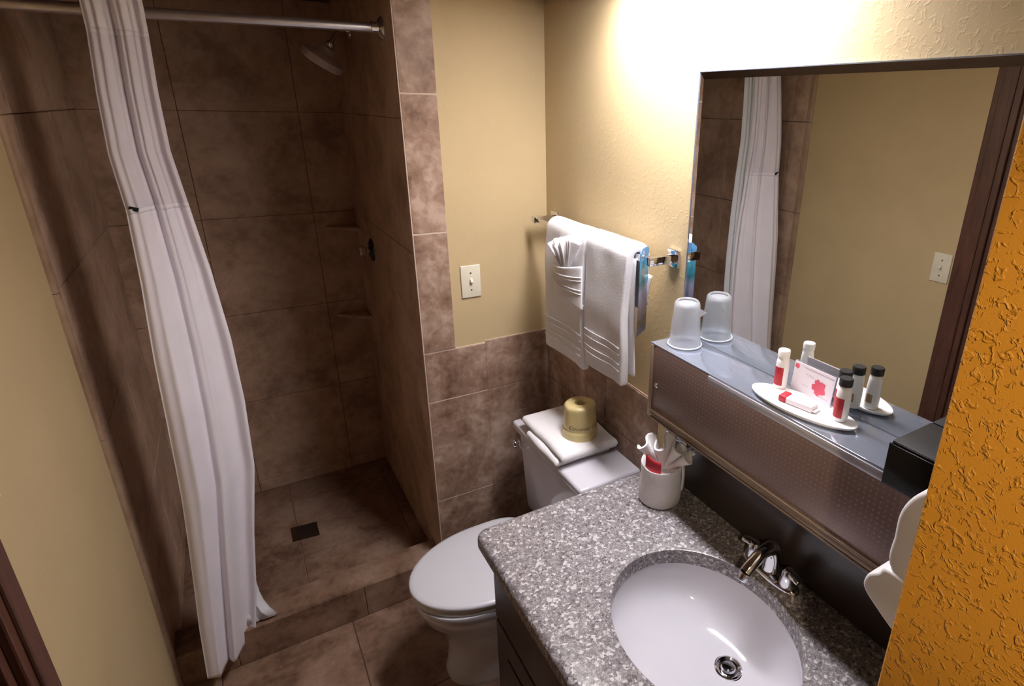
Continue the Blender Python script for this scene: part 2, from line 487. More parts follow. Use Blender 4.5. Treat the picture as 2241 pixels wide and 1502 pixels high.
tl_ = bpy.data.lights.new('tube', 'AREA'); tl_.shape = 'RECTANGLE'; tl_.size = LX1-LX0-.024; tl_.size_y = LY1-LY0-.024  # extra area light just below the lens, added to strengthen downward light
tl_.energy = DOWN_WATTS; tl_.color = (1.0, .955, .985); tl_.spread = R(132)
to_ = bpy.data.objects.new('tube', tl_); COL.objects.link(to_); to_.parent = t_; to_.location = (0, 0, -.0452)
HP = Vector((-1.12, -2.35, CEIL)); HT = Vector((-.40, -1.86, 1.60)); HD = (HT-(HP-Vector((0, 0, .09)))).normalized(); HC = HP-Vector((0, 0, .09))
t_ = thing('added_hall_spot', 'unseen bronze spotlight added on the hall ceiling to light the mustard wall', 'light', HP)  # added unseen lamp, cone kept narrow to light only the hall wall
obj('canopy', L([(.05, -.02), (.05, -.0005)], HP, seg=32), M_bronze, t_)
obj('stem', L([(.008, -.09), (.008, -.019)], HP, seg=16), M_bronze, t_)
obj('can', L([(.03, -.06), (.036, -.05), (.038, .05), (.034, .05), (.032, -.03), (.0, -.031)][:5], HC, HD, 32, cap1=False), M_bronze, t_)
sl = bpy.data.lights.new('bulb', 'SPOT'); sl.energy = HALL_POWER; sl.color = (1.0, .80, .55); sl.spot_size = R(44); sl.spot_blend = .8; sl.shadow_soft_size = .02
so = bpy.data.objects.new('bulb', sl); COL.objects.link(so); so.parent = t_
so.location = HC+HD*.045-HP; so.rotation_euler = HD.to_track_quat('-Z', 'Y').to_euler()

# ------------------------------------------------------------------ shower rod and curtain
RY, RZL, RZR = .102, 2.004, 2.019
t_ = thing('shower_rod', 'chrome rod spanning the top of the shower opening', 'shower rod', (XS, RY, RZR))
obj('pole', tube(bmesh.new(), [(XL+.008, RY, RZL), (XS-.004, RY, RZR)], .0135, 24), M_rod, t_)
for x, z, s in ((XL+.006, RZL, 1), (XS-.0005, RZR, -1)):
    obj('flange', L([(.033, 0), (.033, .004), (.028, .010), (.018, .016), (.017, .034), (.0135, .036)], (x, RY, z), (s, 0, 0), 32), M_chrome, t_)

PROF = [(2.06, -1.168, -1.046), (2.02, -1.170, -1.047), (1.957, -1.170, -1.049), (1.826, -1.180, -1.056), (1.684, -1.187, -1.058), (1.546, -1.180, -1.045),
        (1.361, -1.188, -1.027), (1.15, -1.203, -1.014), (.954, -1.212, -1.013), (.728, -1.223, -1.024), (.495, -1.242, -1.064), (.28, -1.262, -1.094), (.085, -1.275, -1.130)]
def lerp_prof(z):
    for (z0, a0, b0), (z1, a1, b1) in zip(PROF, PROF[1:]):
        if z <= z0 and z >= z1:
            k = (z0-z)/(z0-z1); return a0+(a1-a0)*k, b0+(b1-b0)*k
    return PROF[-1][1:] if z < 1 else PROF[0][1:]
def curtain_pt(s, z):
    a, b = lerp_prof(z)
    k = min(1, max(0, (2.02-z)/1.9))
    yc = .048 - k*.098
    sw = s + .035*math.sin(2*PI*s*1.5+.6+k*1.5)*(.3+.7*k)
    ph = 2*PI*(2.6*sw) + .35*k*math.sin(4*z) + 1.2
    sec = 2*PI*(7.2*sw)+.4
    fade = 1-.75*k
    y = yc + (.0065+.0125*k)*math.sin(ph) + (.0022*fade+.001)*math.sin(sec) + (s-.5)*(.040+.090*min(1, k*2.5)) + .006*math.sin(7*s+3*z)
    x = a + (b-a)*(.03+.94*s) + .0016*math.sin(ph*2)*(.3+.7*k)
    # stitched seams pull the cloth in a little
    for zs_ in (1.957, 1.546):
        y += .003*math.exp(-((z-zs_)/.008)**2)
    return (x, y, z)
t_ = thing('shower_curtain', 'white fabric shower curtain pushed to the left end of the rod', 'shower curtain', (-1.19, -.05, .085))
def cpanel(name, z0, z1, mat, nz, lab=None, off=0):
    def f(u, v):
        z = z0+(z1-z0)*v
        if z1 < .2 and v == 1: z = z1
        p = list(curtain_pt(u, z)); p[1] += off
        if v == 1 and z1 < .2: p[2] += .004*math.sin(u*13+1)
        return p
    o = obj(name, grid(bmesh.new(), f, 220, nz), mat, t_, label=lab, angle=180)
    mod(o, 'SOLIDIFY', thickness=.0018, offset=0); return o
cpanel('header_band', 2.062, 1.957, M_curt, 10, 'opaque white top band over the rod')
cpanel('sheer_panel', 1.957, 1.546, M_sheer, 40, 'thin greyer mesh panel below the top band')
cpanel('lower_panel', 1.546, .085, M_curt, 110)
for nm, z, th in (('top_seam', 1.957, .004), ('middle_seam', 1.546, .004)):
    def f(u, v, z=z, th=th):
        p = list(curtain_pt(u, z+(v-.5)*.012)); p[1] -= .0022; return p
    o = obj(nm, grid(bmesh.new(), f, 220, 2), M_curt, t_, angle=180); mod(o, 'SOLIDIFY', thickness=.002, offset=0)
for i in range(6):
    s_ = .08+.168*i; q = curtain_pt(s_, RZL+.006)
    bm = bmesh.new(); y0_ = q[1]+.002; cy_ = (y0_+RY+.019)/2; ry_ = (RY+.019-y0_)/2
    tube(bm, [(q[0], cy_+ry_*math.cos(a), RZL+.004+.024*math.sin(a)) for a in [2*PI*k/32 for k in range(33)]], .0022, 8)
    obj('ring', bm, M_liner, t_)
ct = curtain_pt(.13, 1.553); p = Vector((ct[0], ct[1]-.003, 1.553))
bm = B((p.x-.010, p.y-.002, p.z-.006), (p.x+.010, p.y+.001, p.z+.004), .001)
bmesh.ops.rotate(bm, verts=bm.verts, cent=p, matrix=Matrix.Rotation(R(20), 3, 'Y'))
obj('care_tag', bm, M_dark, t_, label='small dark slit or tag at the middle seam')
# liner: a white sheet behind the curtain, its hem on the curb
def f(u, v):
    z = 2.0 + (.150-2.0)*v
    a, b = lerp_prof(z)
    x = a+.015+(b-a)*u*(.70+.12*v) + .075*v**26*u + .003*math.sin(u*40)
    y = RY + .036 + .006*math.sin(u*26+1) + .004*(1-u) - .055*v**1.5 - .080*v**8
    return (x, max(y, .006), z)
o = obj('shower_liner', grid(bmesh.new(), f, 90, 60), M_liner, None, angle=180); mod(o, 'SOLIDIFY', thickness=.001, offset=0)
rebase(o); tag(o, 'plain white vinyl liner hanging just behind the gathered curtain', 'shower liner')

# ------------------------------------------------------------------ shower fittings
t_ = thing('showerhead', 'grey white round shower head on a bent chrome arm', 'shower head', (XS, .60, 2.05))
obj('arm_flange', L([(.028, 0), (.026, .006), (.012, .010)], (XS-.0005, .60, 2.052), (-1, 0, 0), 32), M_chrome, t_)
hd = Vector((-.50, .26, -.83)).normalized(); tip = Vector((-.552, .598, 2.003))
obj('arm', tube(bmesh.new(), smooth_path([(XS-.002, .60, 2.052), (-.505, .60, 2.053), (-.528, .60, 2.040), tip], 10), .0085, 16), M_chrome, t_)
obj('swivel_nut', L([(.010, -.012), (.015, -.008), (.015, .004), (.011, .010), (.013, .016)], tip, hd, 24), M_chrome, t_)
obj('spray_head', L([(.014, .010), (.024, .014), (.028, .026), (.038, .036), (.066, .044), (.072, .050), (.073, .070), (.066, .075)], tip, hd, 48), M_plas_g, t_)
obj('spray_face', L([(.063, .0745), (.060, .0775), (.004, .079)], tip, hd, 48), plain('grey rubber face', (120, 112, 116), .6), t_)
t_ = thing('shower_valve', 'round shower valve with chrome knob on the right shower wall', 'valve', (XS, .654, 1.237))
obj('escutcheon', L([(.048, 0), (.046, .005), (.036, .010), (.022, .014)], (XS-.0005, .654, 1.237), (-1, 0, 0), 48), plain('dark chrome', (70, 66, 72), .18, .9), t_)
obj('knob', L([(.014, .010), (.014, .026), (.022, .030), (.023, .046), (.018, .052), (.004, .054)], (XS-.0005, .654, 1.237), (-1, 0, 0), 32), M_chrome, t_)
for i, z in enumerate((1.296, .884)):
    bm = bmesh.new(); prism(bm, [(XS-.132, D-.0005), (XS-.0005, D-.0005), (XS-.0005, D-.105), (XS-.02, D-.103)], 2, z-.016, z, .003)
    o = obj('corner_shelf', bm, M_tile_lift); rebase(o)
    tag(o, ('upper' if i == 0 else 'lower')+' triangular tile shelf in the shower corner', 'shelf', 'corner shelves in the shower')
t_ = thing('floor_drain', 'square dark metal drain grate in the shower floor', 'drain', (-.92, .54, .060))
bm = bmesh.new(); prism(bm, [(-.971, .494), (-.868, .483), (-.868, .581), (-.970, .592)], 2, .060, .0635, .001)
obj('grate', bm, M_bronze, t_)
bm = bmesh.new()
for k in range(5): box(bm, (-.952+.003, .507+k*.015, .0630), (-.885, .513+k*.015, .0640))
obj('slots', bm, M_dark, t_)

# ------------------------------------------------------------------ light switches
def switch(loc, nrm, label):
    t_ = thing('light_switch', label, 'light switch', loc, 'toggle light switches')
    o = Vector(loc); n = Vector(nrm); u = Vector((0, 0, 1)); r = u.cross(n)
    def wb(bm):
        mt = Matrix((r, u, n)).transposed().to_4x4(); mt.translation = o
        bmesh.ops.transform(bm, matrix=mt, verts=bm.verts); return bm
    obj('plate', wb(B((-.035, -.0572, .0), (.035, .0572, .0055), .0028, 3)), M_ivory, t_)
    obj('toggle_slot', wb(B((-.0055, -.0125, .005), (.0055, .0125, .0068), .0006)), M_ivory, t_)
    tb = B((-.0042, -.006, .006), (.0042, .006, .0165), .0012)
    bmesh.ops.rotate(tb, verts=tb.verts, cent=(0, 0, .006), matrix=Matrix.Rotation(R(-28), 3, 'X'))
    obj('toggle', wb(tb), M_ivory, t_)
    for s in (-1, 1):
        obj('screw', wb(L([(.0034, .0052), (.003, .0064), (.0008, .0066)], (0, s*.030, 0), seg=16)), plain('screw metal', (120, 108, 90), .4, .6), t_)
switch((-.297, -.0004, 1.2424), (0, -1, 0), 'ivory toggle light switch on the cream wall right of the tile column')
switch((XL+.0004, -.722, 1.2550), (1, 0, 0), 'ivory toggle light switch on the left wall beside the dark door casing')

# ------------------------------------------------------------------ mirror and shelf below it
MZ1, MY0, MY1 = 1.892, -.781, -1.632
t_ = thing('wall_mirror', 'large frameless rectangular mirror on the right wall over the steel shelf', 'mirror', (0, -1.2, ZS))
bm = bmesh.new(); bw = .015
o4 = [(MY0, ZS+.001), (MY0, MZ1), (MY1, MZ1), (MY1, ZS+.001)]
i4 = [(MY0-bw, ZS+.001), (MY0-bw, MZ1-bw), (MY1, MZ1-bw), (MY1, ZS+.001)]
vb = [bm.verts.new((-.0005, y, z)) for y, z in o4]; vo = [bm.verts.new((-.0045, y, z)) for y, z in o4]; vi = [bm.verts.new((-.0065, y, z)) for y, z in i4]
bm.faces.new(vb); bm.faces.new(vi)
for i in range(4):
    j = (i+1) % 4
    bm.faces.new((vb[i], vb[j], vo[j], vo[i])); 
    if i in (0, 1): bm.faces.new((vo[i], vo[j], vi[j], vi[i]))
bm.faces.new((vo[2], vo[3], vi[3], vi[2])); bm.faces.new((vo[3], vo[0], vi[0], vi[3]))
obj('glass', bm, M_mirror, t_, smooth=False)
bm = bmesh.new(); box(bm, (-.0060, MY1, MZ1), (-.0005, MY0+.002, MZ1+.002)); box(bm, (-.0060, MY0, ZS+.001), (-.0005, MY0+.002, MZ1))
obj('edge_channel', bm, M_steel, t_, smooth=False)

SY0, SY1, SZB = -.7997, -1.632, 1.0585
t_ = thing('vanity_shelf', 'long wall shelf with stainless top and perforated brown front under the mirror', 'shelf', (0, -1.2, SZB))
obj('top', B((-SD-.001, SY1, ZS-.004), (-.0005, SY0+.002, ZS), .0008), M_steel, t_, label='polished stainless steel top')
obj('front_panel', B((-SD, SY1, SZB+.020), (-SD+.012, SY0-.012, ZS-.0045), .001), M_perf, t_, label='brown perforated front panel')
bm = B((-SD-.002, SY0-.013, SZB), (-.0005, SY0, ZS-.0045), .0012)
obj('end_cap', bm, plain('brown metal end', (168, 148, 126), .35, .4), t_)
bm = B((-SD-.003, SY1, SZB), (-SD+.012, SY0-.013, SZB+.022), .002)
box(bm, (-SD-.005, SY1, SZB+.018), (-SD+.002, SY0-.013, SZB+.0225), .001)
box(bm, (-SD-.005, SY1, SZB-.001), (-SD+.002, SY0-.013, SZB+.003), .001)
obj('bottom_rail', bm, plain('bronze rail', (128, 108, 88), .25, .5), t_)
obj('back_panel', B((-.012, SY1, SZB+.002), (-.0005, SY0-.014, ZS-.005)), M_bronze, t_)
obj('trim_strip', B((-SD-.0035, -1.443, 1.2405), (-SD+.001, -1.014, 1.2585), .001), plain('bright aluminium', (196, 196, 206), .25, .45), t_, label='bright metal strip under the front lip')
obj('screw', L([(.0065, 0), (.006, .003), (.003, .005)], (-SD, -.832, 1.156), (-1, 0, 0), 20), M_chrome, t_)
# small metal bracket on the wall under the shelf
t_ = thing('wall_bracket', 'small grey metal bracket on the wall under the shelf, behind the wrapped washcloth', 'bracket', (0, -.81, .955))
obj('mount', B((-.008, -.800, .955), (-.0005, -.772, .985), .002), M_chrome, t_)
obj('arm', B((-.034, -.868, .961), (-.006, -.776, .979), .004), M_steel, t_)

# black box at the right end of the shelf
t_ = thing('tissue_box', 'black glossy box at the far right end of the mirror shelf', 'box', (-.06, -1.53, ZS))
obj('cover', B((-SD-.002, -1.625, ZS+.0005), (-.007, -1.444, 1.3195), .003), M_black, t_)
obj('front_flap', B((-SD-.0095, -1.625, 1.243), (-SD-.0055, -1.444, 1.3185), .0015), M_black, t_)
obj('lid_seam', B((-SD-.0006, -1.62, 1.3194), (-.009, -1.4445, 1.3202), .0003), M_blackm, t_)

# ------------------------------------------------------------------ towel bar, towels, hang tag
BX, BZ = -.078, 1.450
t_ = thing('towel_bar', 'square chrome towel bar on the right wall above the toilet', 'towel bar', (0, -.4, 1.45))
obj('rail', B((BX-.008, -.720, BZ-.008), (BX+.008, -.078, BZ+.008), .0015), M_chrome, t_)
for y in (-.729, -.071):
    po = obj('post', B((BX-.012, y-.011, BZ-.011), (-.008, y+.011, BZ+.011), .002), M_chrome, t_)
    obj('mount_plate', B((-.010, y-.024, BZ-.024), (-.0005, y+.024, BZ+.024), .004), M_chrome, po)

def towel(name, label, y0, y1, zf, zb, thick, wob):
    """a towel folded lengthwise and hung over the bar"""
    t_ = thing(name, label, 'towel', (BX, (y0+y1)/2, zf), 'bath towels on the bar')
    r = .0122 + thick/2
    path = []
    n1, n2, n3 = 16, 10, 34
    for i in range(n1): path.append((BX+r+.004*(1-i/n1), zb+(BZ-zb)*i/n1))
    for i in range(n2+1):
        a = PI*i/n2; path.append((BX+r*math.cos(a), BZ+r*math.sin(a)))
    for i in range(1, n3+1): path.append((BX-r-.006*math.sin(PI*i/n3), BZ+(zf-BZ)*i/n3))
    N = len(path)-1
    def f(u, v):
        i = u*N; k = min(int(i), N-1); q = i-k
        x = path[k][0]+(path[k+1][0]-path[k][0])*q; z = path[k][1]+(path[k+1][1]-path[k][1])*q
        front = max(0, (u-.5)*2)
        y = y0+(y1-y0)*v
        y += .010*front*(v-.5)*-2*wob + .004*math.sin(z*21+wob*3)*(1 if v > .5 else -1)*.6
        x += -.004*math.sin(v*PI*2.3+wob)*front + .003*mnoise.noise(Vector((y*14, z*10, wob)))
        z += .004*mnoise.noise(Vector((y*20, 3, wob)))*(1 if u in (0., 1.) else .2)
        return (x, y, z)
    o = obj('cloth', grid(bmesh.new(), f, N, 26), M_terry, t_, angle=180)
    mod(o, 'SOLIDIFY', thickness=thick, offset=0)
    mod(o, 'BEVEL', width=thick*.42, segments=3, limit_method='ANGLE', angle_limit=R(60))
    # fold line: the inner leaves show at the side edge
    sx_ = BX-r-.006
    for zz in (.036, .056, .084, .104):
        zc = zf+zz+.012
        def g(u, v, zc=zc):
            a = 2*PI*v
            y = y0-.006+(y1-y0+.012)*u
            return (sx_-thick/2-.0006+.0012*math.cos(a)-.004*math.sin(u*PI*2.3+wob)*.85+.003*mnoise.noise(Vector((y*14, zc*10, wob))), y-.01*((u-.5)*2)*wob*.8, zc+.0014*math.sin(a))
        ob = obj('woven_band', grid(bmesh.new(), g, 26, 8), M_band, t_, angle=180)
    return t_
tl = towel('bath_towel', 'white bath towel on the left of the bar, with a washcloth tucked on its front', -.213, -.458, 1.046, 1.20, .024, .35)
tr = towel('bath_towel', 'white bath towel on the right of the bar, beside the blue tag', -.469, -.674, 1.080, 1.30, .026, -.3)
# inner leaf of the right towel's fold
def f(u, v):
    y = -.500-.192*u+.012*(1-v)*u; z = 1.44+(1.108-1.44)*v
    return (BX-.012-.003*math.sin(v*4), y, z+.006*u)
o = obj('inner_leaf', grid(bmesh.new(), f, 12, 24), M_terry, tr, angle=180); mod(o, 'SOLIDIFY', thickness=.007, offset=0); mod(o, 'BEVEL', width=.0028, segments=2, limit_method='ANGLE', angle_limit=R(60))
# loose back corner of the right towel
def f(u, v):
    return (-.040-.004*math.sin(v*3), -.640-.045*u+.012*v, 1.40-.085*v-.004*u)
o = obj('back_corner', grid(bmesh.new(), f, 6, 10), M_terry, tr, angle=180); mod(o, 'SOLIDIFY', thickness=.006, offset=0)

# folded hand towel pocket on the left towel and a washcloth fanned inside it
FX = -.1165
t_ = thing('hand_towel', 'white hand towel folded as a pocket on the front of the left towel', 'towel', (FX, -.37, 1.25))
PYL, PYR = -.295, -.466
def pk(u, v):
    y = PYL+(PYR-PYL)*u
    top = 1.352 + .030*u - .004*math.sin(u*PI)
    bot = 1.292 - .044*u**.8
    z = top+(bot-top)*v
    x = FX-.004-.024*math.sin(PI*min(1, .08+.92*u))**.7*(1-.25*v)-.004*u
    return (x, y, z)
o = obj('pocket', grid(bmesh.new(), pk, 40, 16), M_terry, t_, angle=180); mod(o, 'SOLIDIFY', thickness=.007, offset=0); mod(o, 'BEVEL', width=.003, segments=2, limit_method='ANGLE', angle_limit=R(60))
for v0 in (.26, .34, .56, .64):
    pts = [Vector(pk(u/30, v0))-Vector((.0036, 0, 0)) for u in range(31)]
    obj('woven_band', tube(bmesh.new(), pts, .0022, 8), M_band, t_)
# small loose tail under the pocket
def pt(u, v):
    y = -.362-.104*u; return (FX-.004-.010*math.sin(PI*u), y, 1.282-.020*u-(.018*math.sin(PI*min(1,u*1.0)))*v-.012*v*u)
o = obj('tail', grid(bmesh.new(), pt, 20, 6), M_terry, t_, angle=180); mod(o, 'SOLIDIFY', thickness=.006, offset=0)

def fan(base, side, up, nrm, Rr, a0, a1, n, amp, seed, nu=None, nv=10, irregular=.2):
    """a pleated ruffle opening from base"""
    nu = nu or n*14
    side, up, nrm = Vector(side), Vector(up), Vector(nrm); base = Vector(base)
    bm = bmesh.new()
    def f(u, v):
        a = a0+(a1-a0)*u
        rr_ = Rr*(1+irregular*mnoise.noise(Vector((u*5, seed, 0))))*(.12+.88*v)
        d_ = side*math.sin(a)+up*math.cos(a)
        ph = 2*PI*n*u+.8*math.sin(u*9+seed)
        p = base + d_*rr_ + nrm*(amp*v**1.2*math.sin(ph)) + (side*math.cos(a)-up*math.sin(a))*(amp*.35*v*math.sin(2*ph))
        p += nrm*(-amp*.6*v*v*math.cos(ph*.5+seed))*irregular*2
        return p
    return grid(bm, f, nu, nv)
o = obj('washcloth', fan((FX-.018, -.385, 1.325), (0, -1, 0.12), (.0, .16, 1), (-1, 0, 0), .122, -.60, .62, 7, .014, 3.1, irregular=.45), M_terry, None, angle=180)
mod(o, 'SOLIDIFY', thickness=.003, offset=0); rebase(o)
tag(o, 'white washcloth pleated into a fan inside the folded pocket on the left towel', 'washcloth')

# hang tag on the bar, nearly edge on
t_ = thing('hang_tag', 'blue printed card hanging from the towel bar at the right towel', 'tag', (-.095, -.724, 1.243))
A = Vector((-.0440, -.6735, 0)); Bp = Vector((-.1000, -.7120, 0)); dirv = (Bp-A).normalized(); nv_ = Vector((-dirv.y, dirv.x, 0))
bm = bmesh.new()
ln = (Bp-A).length
hc = ln*.61; hz = 1.456; hr = .0150
outer = [(0, 1.243), (ln, 1.243), (ln, 1.468), (ln-.012, 1.478), (.012, 1.478), (0, 1.468)]
NS = 48
ring_o, ring_i = [], []
ctr = (hc, hz)
def ray_poly(th):
    dx, dy = math.cos(th), math.sin(th); best = None
    for (x0, y0), (x1, y1) in zip(outer, outer[1:]+outer[:1]):
        ex, ey = x1-x0, y1-y0; den = dx*ey-dy*ex
        if abs(den) < 1e-9: continue
        tt = ((x0-ctr[0])*ey-(y0-ctr[1])*ex)/den; ss = ((x0-ctr[0])*dy-(y0-ctr[1])*dx)/den
        if tt > 0 and -1e-6 <= ss <= 1+1e-6 and (best is None or tt < best): best = tt
    return ctr[0]+dx*best, ctr[1]+dy*best
angs = sorted([2*PI*i/NS for i in range(NS)]+[math.atan2(y-ctr[1], x-ctr[0]) % (2*PI) for x, y in outer])
def P3(x, z, s): return A+dirv*x+Vector((0, 0, z))+nv_*s
rings = []
for s in (-.0007, .0007):
    ro = [bm.verts.new(P3(*ray_poly(a), s)) for a in angs]; ri = [bm.verts.new(P3(ctr[0]+hr*math.cos(a), ctr[1]+hr*math.sin(a), s)) for a in angs]
    rings.append((ro, ri))
n = len(angs)
for i in range(n):
    j = (i+1) % n
    for ro, ri in rings: bm.faces.new((ro[i], ro[j], ri[j], ri[i]))
    bm.faces.new((rings[0][0][i], rings[0][0][j], rings[1][0][j], rings[1][0][i])); bm.faces.new((rings[0][1][i], rings[0][1][j], rings[1][1][j], rings[1][1][i]))
obj('card', bm, M_tag, t_, smooth=False)
c0 = A+dirv*(ln*.62)+Vector((0, 0, 1.415))
bm = bmesh.new()
for s in (-1, 1):
    vs_ = [bm.verts.new(c0+nv_*(s*.0012)+dirv*(.012*math.cos(2*PI*k/20))+Vector((0, 0, .012*math.sin(2*PI*k/20)))) for k in range(20)]; bm.faces.new(vs_)
obj('logo', bm, M_paper, t_, smooth=False)

# ------------------------------------------------------------------ toilet
TY = -.400
t_ = thing('toilet', 'white two-piece toilet between the back wall and the vanity', 'toilet', (-.35, TY, 0))
def egg(zz, sc=1., sy=1., dx=0., n=72, xt=-.690, xb=-.232, hw=.182):
    out = []; xc = xt+.262
    for i in range(n):
        a = 2*PI*i/n; c, s = math.cos(a), math.sin(a)
        if c < 0: x = xc+(xc-xt)*c
        else: x = xc+(xb-xc)*math.copysign(abs(c)**.55, c)
        yy = hw*math.copysign(abs(s)**(1. if c < 0 else .62), s)
        xm = (xt+xb)/2
        out.append((xm+dx+(x-xm)*sc, TY+yy*sc*sy, zz))
    return out
obj('lid', loft(bmesh.new(), [egg(.3955, .985), egg(.398, 1.0), egg(.408, 1.0), egg(.4125, .985), egg(.4150, .93), egg(.4165, .6), egg(.417, .15)]), M_seat, t_, angle=60)
obj('seat', loft(bmesh.new(), [egg(.376, .97), egg(.378, .985), egg(.390, .985), egg(.3945, .97)]), M_seat, t_, angle=50)
bm = bmesh.new()
ov = []
for (zz, xa, xb_, hw_) in ((0.0, -.600, -.13, .112), (.02, -.602, -.13, .114), (.05, -.592, -.135, .108), (.12, -.588, -.14, .104), (.20, -.600, -.14, .112),
                           (.25, -.632, -.15, .135), (.30, -.664, -.17, .160), (.34, -.678, -.19, .172), (.366, -.682, -.215, .176), (.375, -.680, -.22, .174)):
    xm, a_ = (xa+xb_)/2, (xb_-xa)/2
    ov.append([(xm+a_*math.copysign(abs(math.cos(2*PI*k/64))**.85, math.cos(2*PI*k/64)), TY+hw_*math.copysign(abs(math.sin(2*PI*k/64))**.85, math.sin(2*PI*k/64)), zz) for k in range(64)])
obj('bowl', loft(bm, ov), M_porc, t_, angle=60)
obj('deck', B((-.29, TY-.17, .335), (-.02, TY+.17, .385), .018, 4), M_porc, t_)
bm = B((-.214, TY-.226, .384), (-.014, TY+.230, .722), .022, 4)
for v in bm.verts:
    k = (.722-v.co.z)/.34; v.co.x += k*.018*(1 if v.co.x < -.1 else 0); v.co.y = TY+(v.co.y-TY)*(1-.05*k)
obj('tank', bm, M_porc, t_)
obj('tank_lid', B((-.229, TY-.241, .7205), (-.006, TY+.246, .755), .011, 4), M_porc, t_)
fl = obj('flush_lever', L([(.012, 0), (.012, .005), (.009, .008), (.013, .013), (.0155, .019), (.0145, .025), (.010, .030), (.003, .032)], (-.213, -.18, .671), (-1, 0, 0), 24), M_chrome, t_)
obj('lever_arm', tube(bmesh.new(), [(-.222, -.18, .671), (-.222, -.198, .670), (-.221, -.222, .668)], [.005, .005, .0055], 12, .7), M_chrome, fl)
for s in (-1, 1): obj('hinge', L([(.012, 0), (.012, .03), (.009, .033)], (-.245, TY+s*.075, .386), seg=20), M_seat, t_)

# folded bath mat and wrapped paper roll on the tank
t_ = thing('bath_mat', 'white bath mat folded on the toilet tank lid', 'bath mat', (-.12, -.38, .7555))
def fold(z0, z1, x0, x1, y0, y1, name, rad, sd):
    """one folded layer: a rounded pillow slab"""
    nx, ny = 26, 34
    bm = bmesh.new(); zc = (z0+z1)/2; hz_ = (z1-z0)/2
    def fr(sign):
        def f(u, v):
            x = x0+(x1-x0)*u; y = y0+(y1-y0)*v
            ed = min(u*(x1-x0), (1-u)*(x1-x0), v*(y1-y0), (1-v)*(y1-y0))
            k = min(1, ed/rad); h = math.sqrt(max(0, 1-(1-k)**2))
            w_ = .0022*mnoise.noise(Vector((x*16, y*16, sd)))*k
            xo = .006*mnoise.noise(Vector((y*9, sd, 1))); yo = .006*mnoise.noise(Vector((x*9, sd, 4)))
            return (x+xo, y+yo, zc+sign*hz_*h+(w_ if sign > 0 else 0))
        return f
    grid(bm, fr(1), nx, ny); grid(bm, fr(-1), nx, ny)
    bmesh.ops.remove_doubles(bm, verts=bm.verts, dist=.0004)
    return obj(name, bm, M_terry, t_, angle=180)
fold(.7555, .782, -.240, -.030, -.508, -.285, 'lower_fold', .013, 2.)
fold(.774, .803, -.224, -.012, -.524, -.218, 'upper_fold', .0145, 5.)
t_ = thing('toilet_paper_roll', 'toilet paper roll wrapped in yellow printed paper on the folded bath mat', 'toilet paper', (-.105, -.425, .801))
RC = Vector((-.105, -.425, .800)); RRAD = .056
bm = bmesh.new()
def roll_r(z, a):
    base = RRAD-.0055*(z/.118)**1.3
    if .030 < z < .036: base -= .0012
    if z < .030: base += .0025
    return base + .0013*mnoise.noise(Vector((math.cos(a)*3, math.sin(a)*3, z*40)))
zs_ = [0, .002, .006, .014, .022, .028, .031, .035, .042, .055, .07, .085, .098, .108, .112, .1145, .1165, .118]
rings = []
for z in zs_:
    kk = 0 if z < .108 else (z-.108)/.010
    rings.append([(RC.x+(roll_r(z, 2*PI*i/64)-.010*kk**2-(.004 if z == 0 else 0))*math.cos(2*PI*i/64), RC.y+(roll_r(z, 2*PI*i/64)-.010*kk**2-(.004 if z == 0 else 0))*math.sin(2*PI*i/64), RC.z+z) for i in range(64)])
for rad_, z in ((.026, .1185), (.019, .1178), (.0165, .114), (.0155, .100)):
    rings.append([(RC.x+rad_*math.cos(2*PI*i/64), RC.y+rad_*math.sin(2*PI*i/64), RC.z+z+.0008*math.sin(i*1.3)) for i in range(64)])
obj('paper_wrap', loft(bm, rings), M_wrapper, t_, angle=60)
obj('core_hole', L([(.0158, .0985), (.0158, .1005)], RC, seg=32), M_cardb, t_, label='dark cardboard core')
# printed name round the roll
fc = bpy.data.curves.new('print', 'FONT'); fc.body = 'Coronet Classic'; fc.size = .021; fc.shear = .3; fc.align_x = 'LEFT'
fo = bpy.data.objects.new('print', fc); COL.objects.link(fo)
me = bpy.data.meshes.new_from_object(fo.evaluated_get(bpy.context.evaluated_depsgraph_get()))
bpy.data.objects.remove(fo); bm = bmesh.new(); bm.from_mesh(me); bpy.data.meshes.remove(me)
bmesh.ops.subdivide_edges(bm, edges=[e for e in bm.edges if e.calc_length() > .004], cuts=2)
a_start = R(198)
for v in bm.verts:
    a = a_start + v.co.x/RRAD; z = .043+v.co.y*.9
    r_ = RRAD-.0055*(z/.118)**1.3+.0016
    v.co = Vector((RC.x+r_*math.cos(a), RC.y+r_*math.sin(a), RC.z+z))
obj('printed_name', bm, M_wrapink, t_, smooth=False, label='olive script lettering', recalc=False)

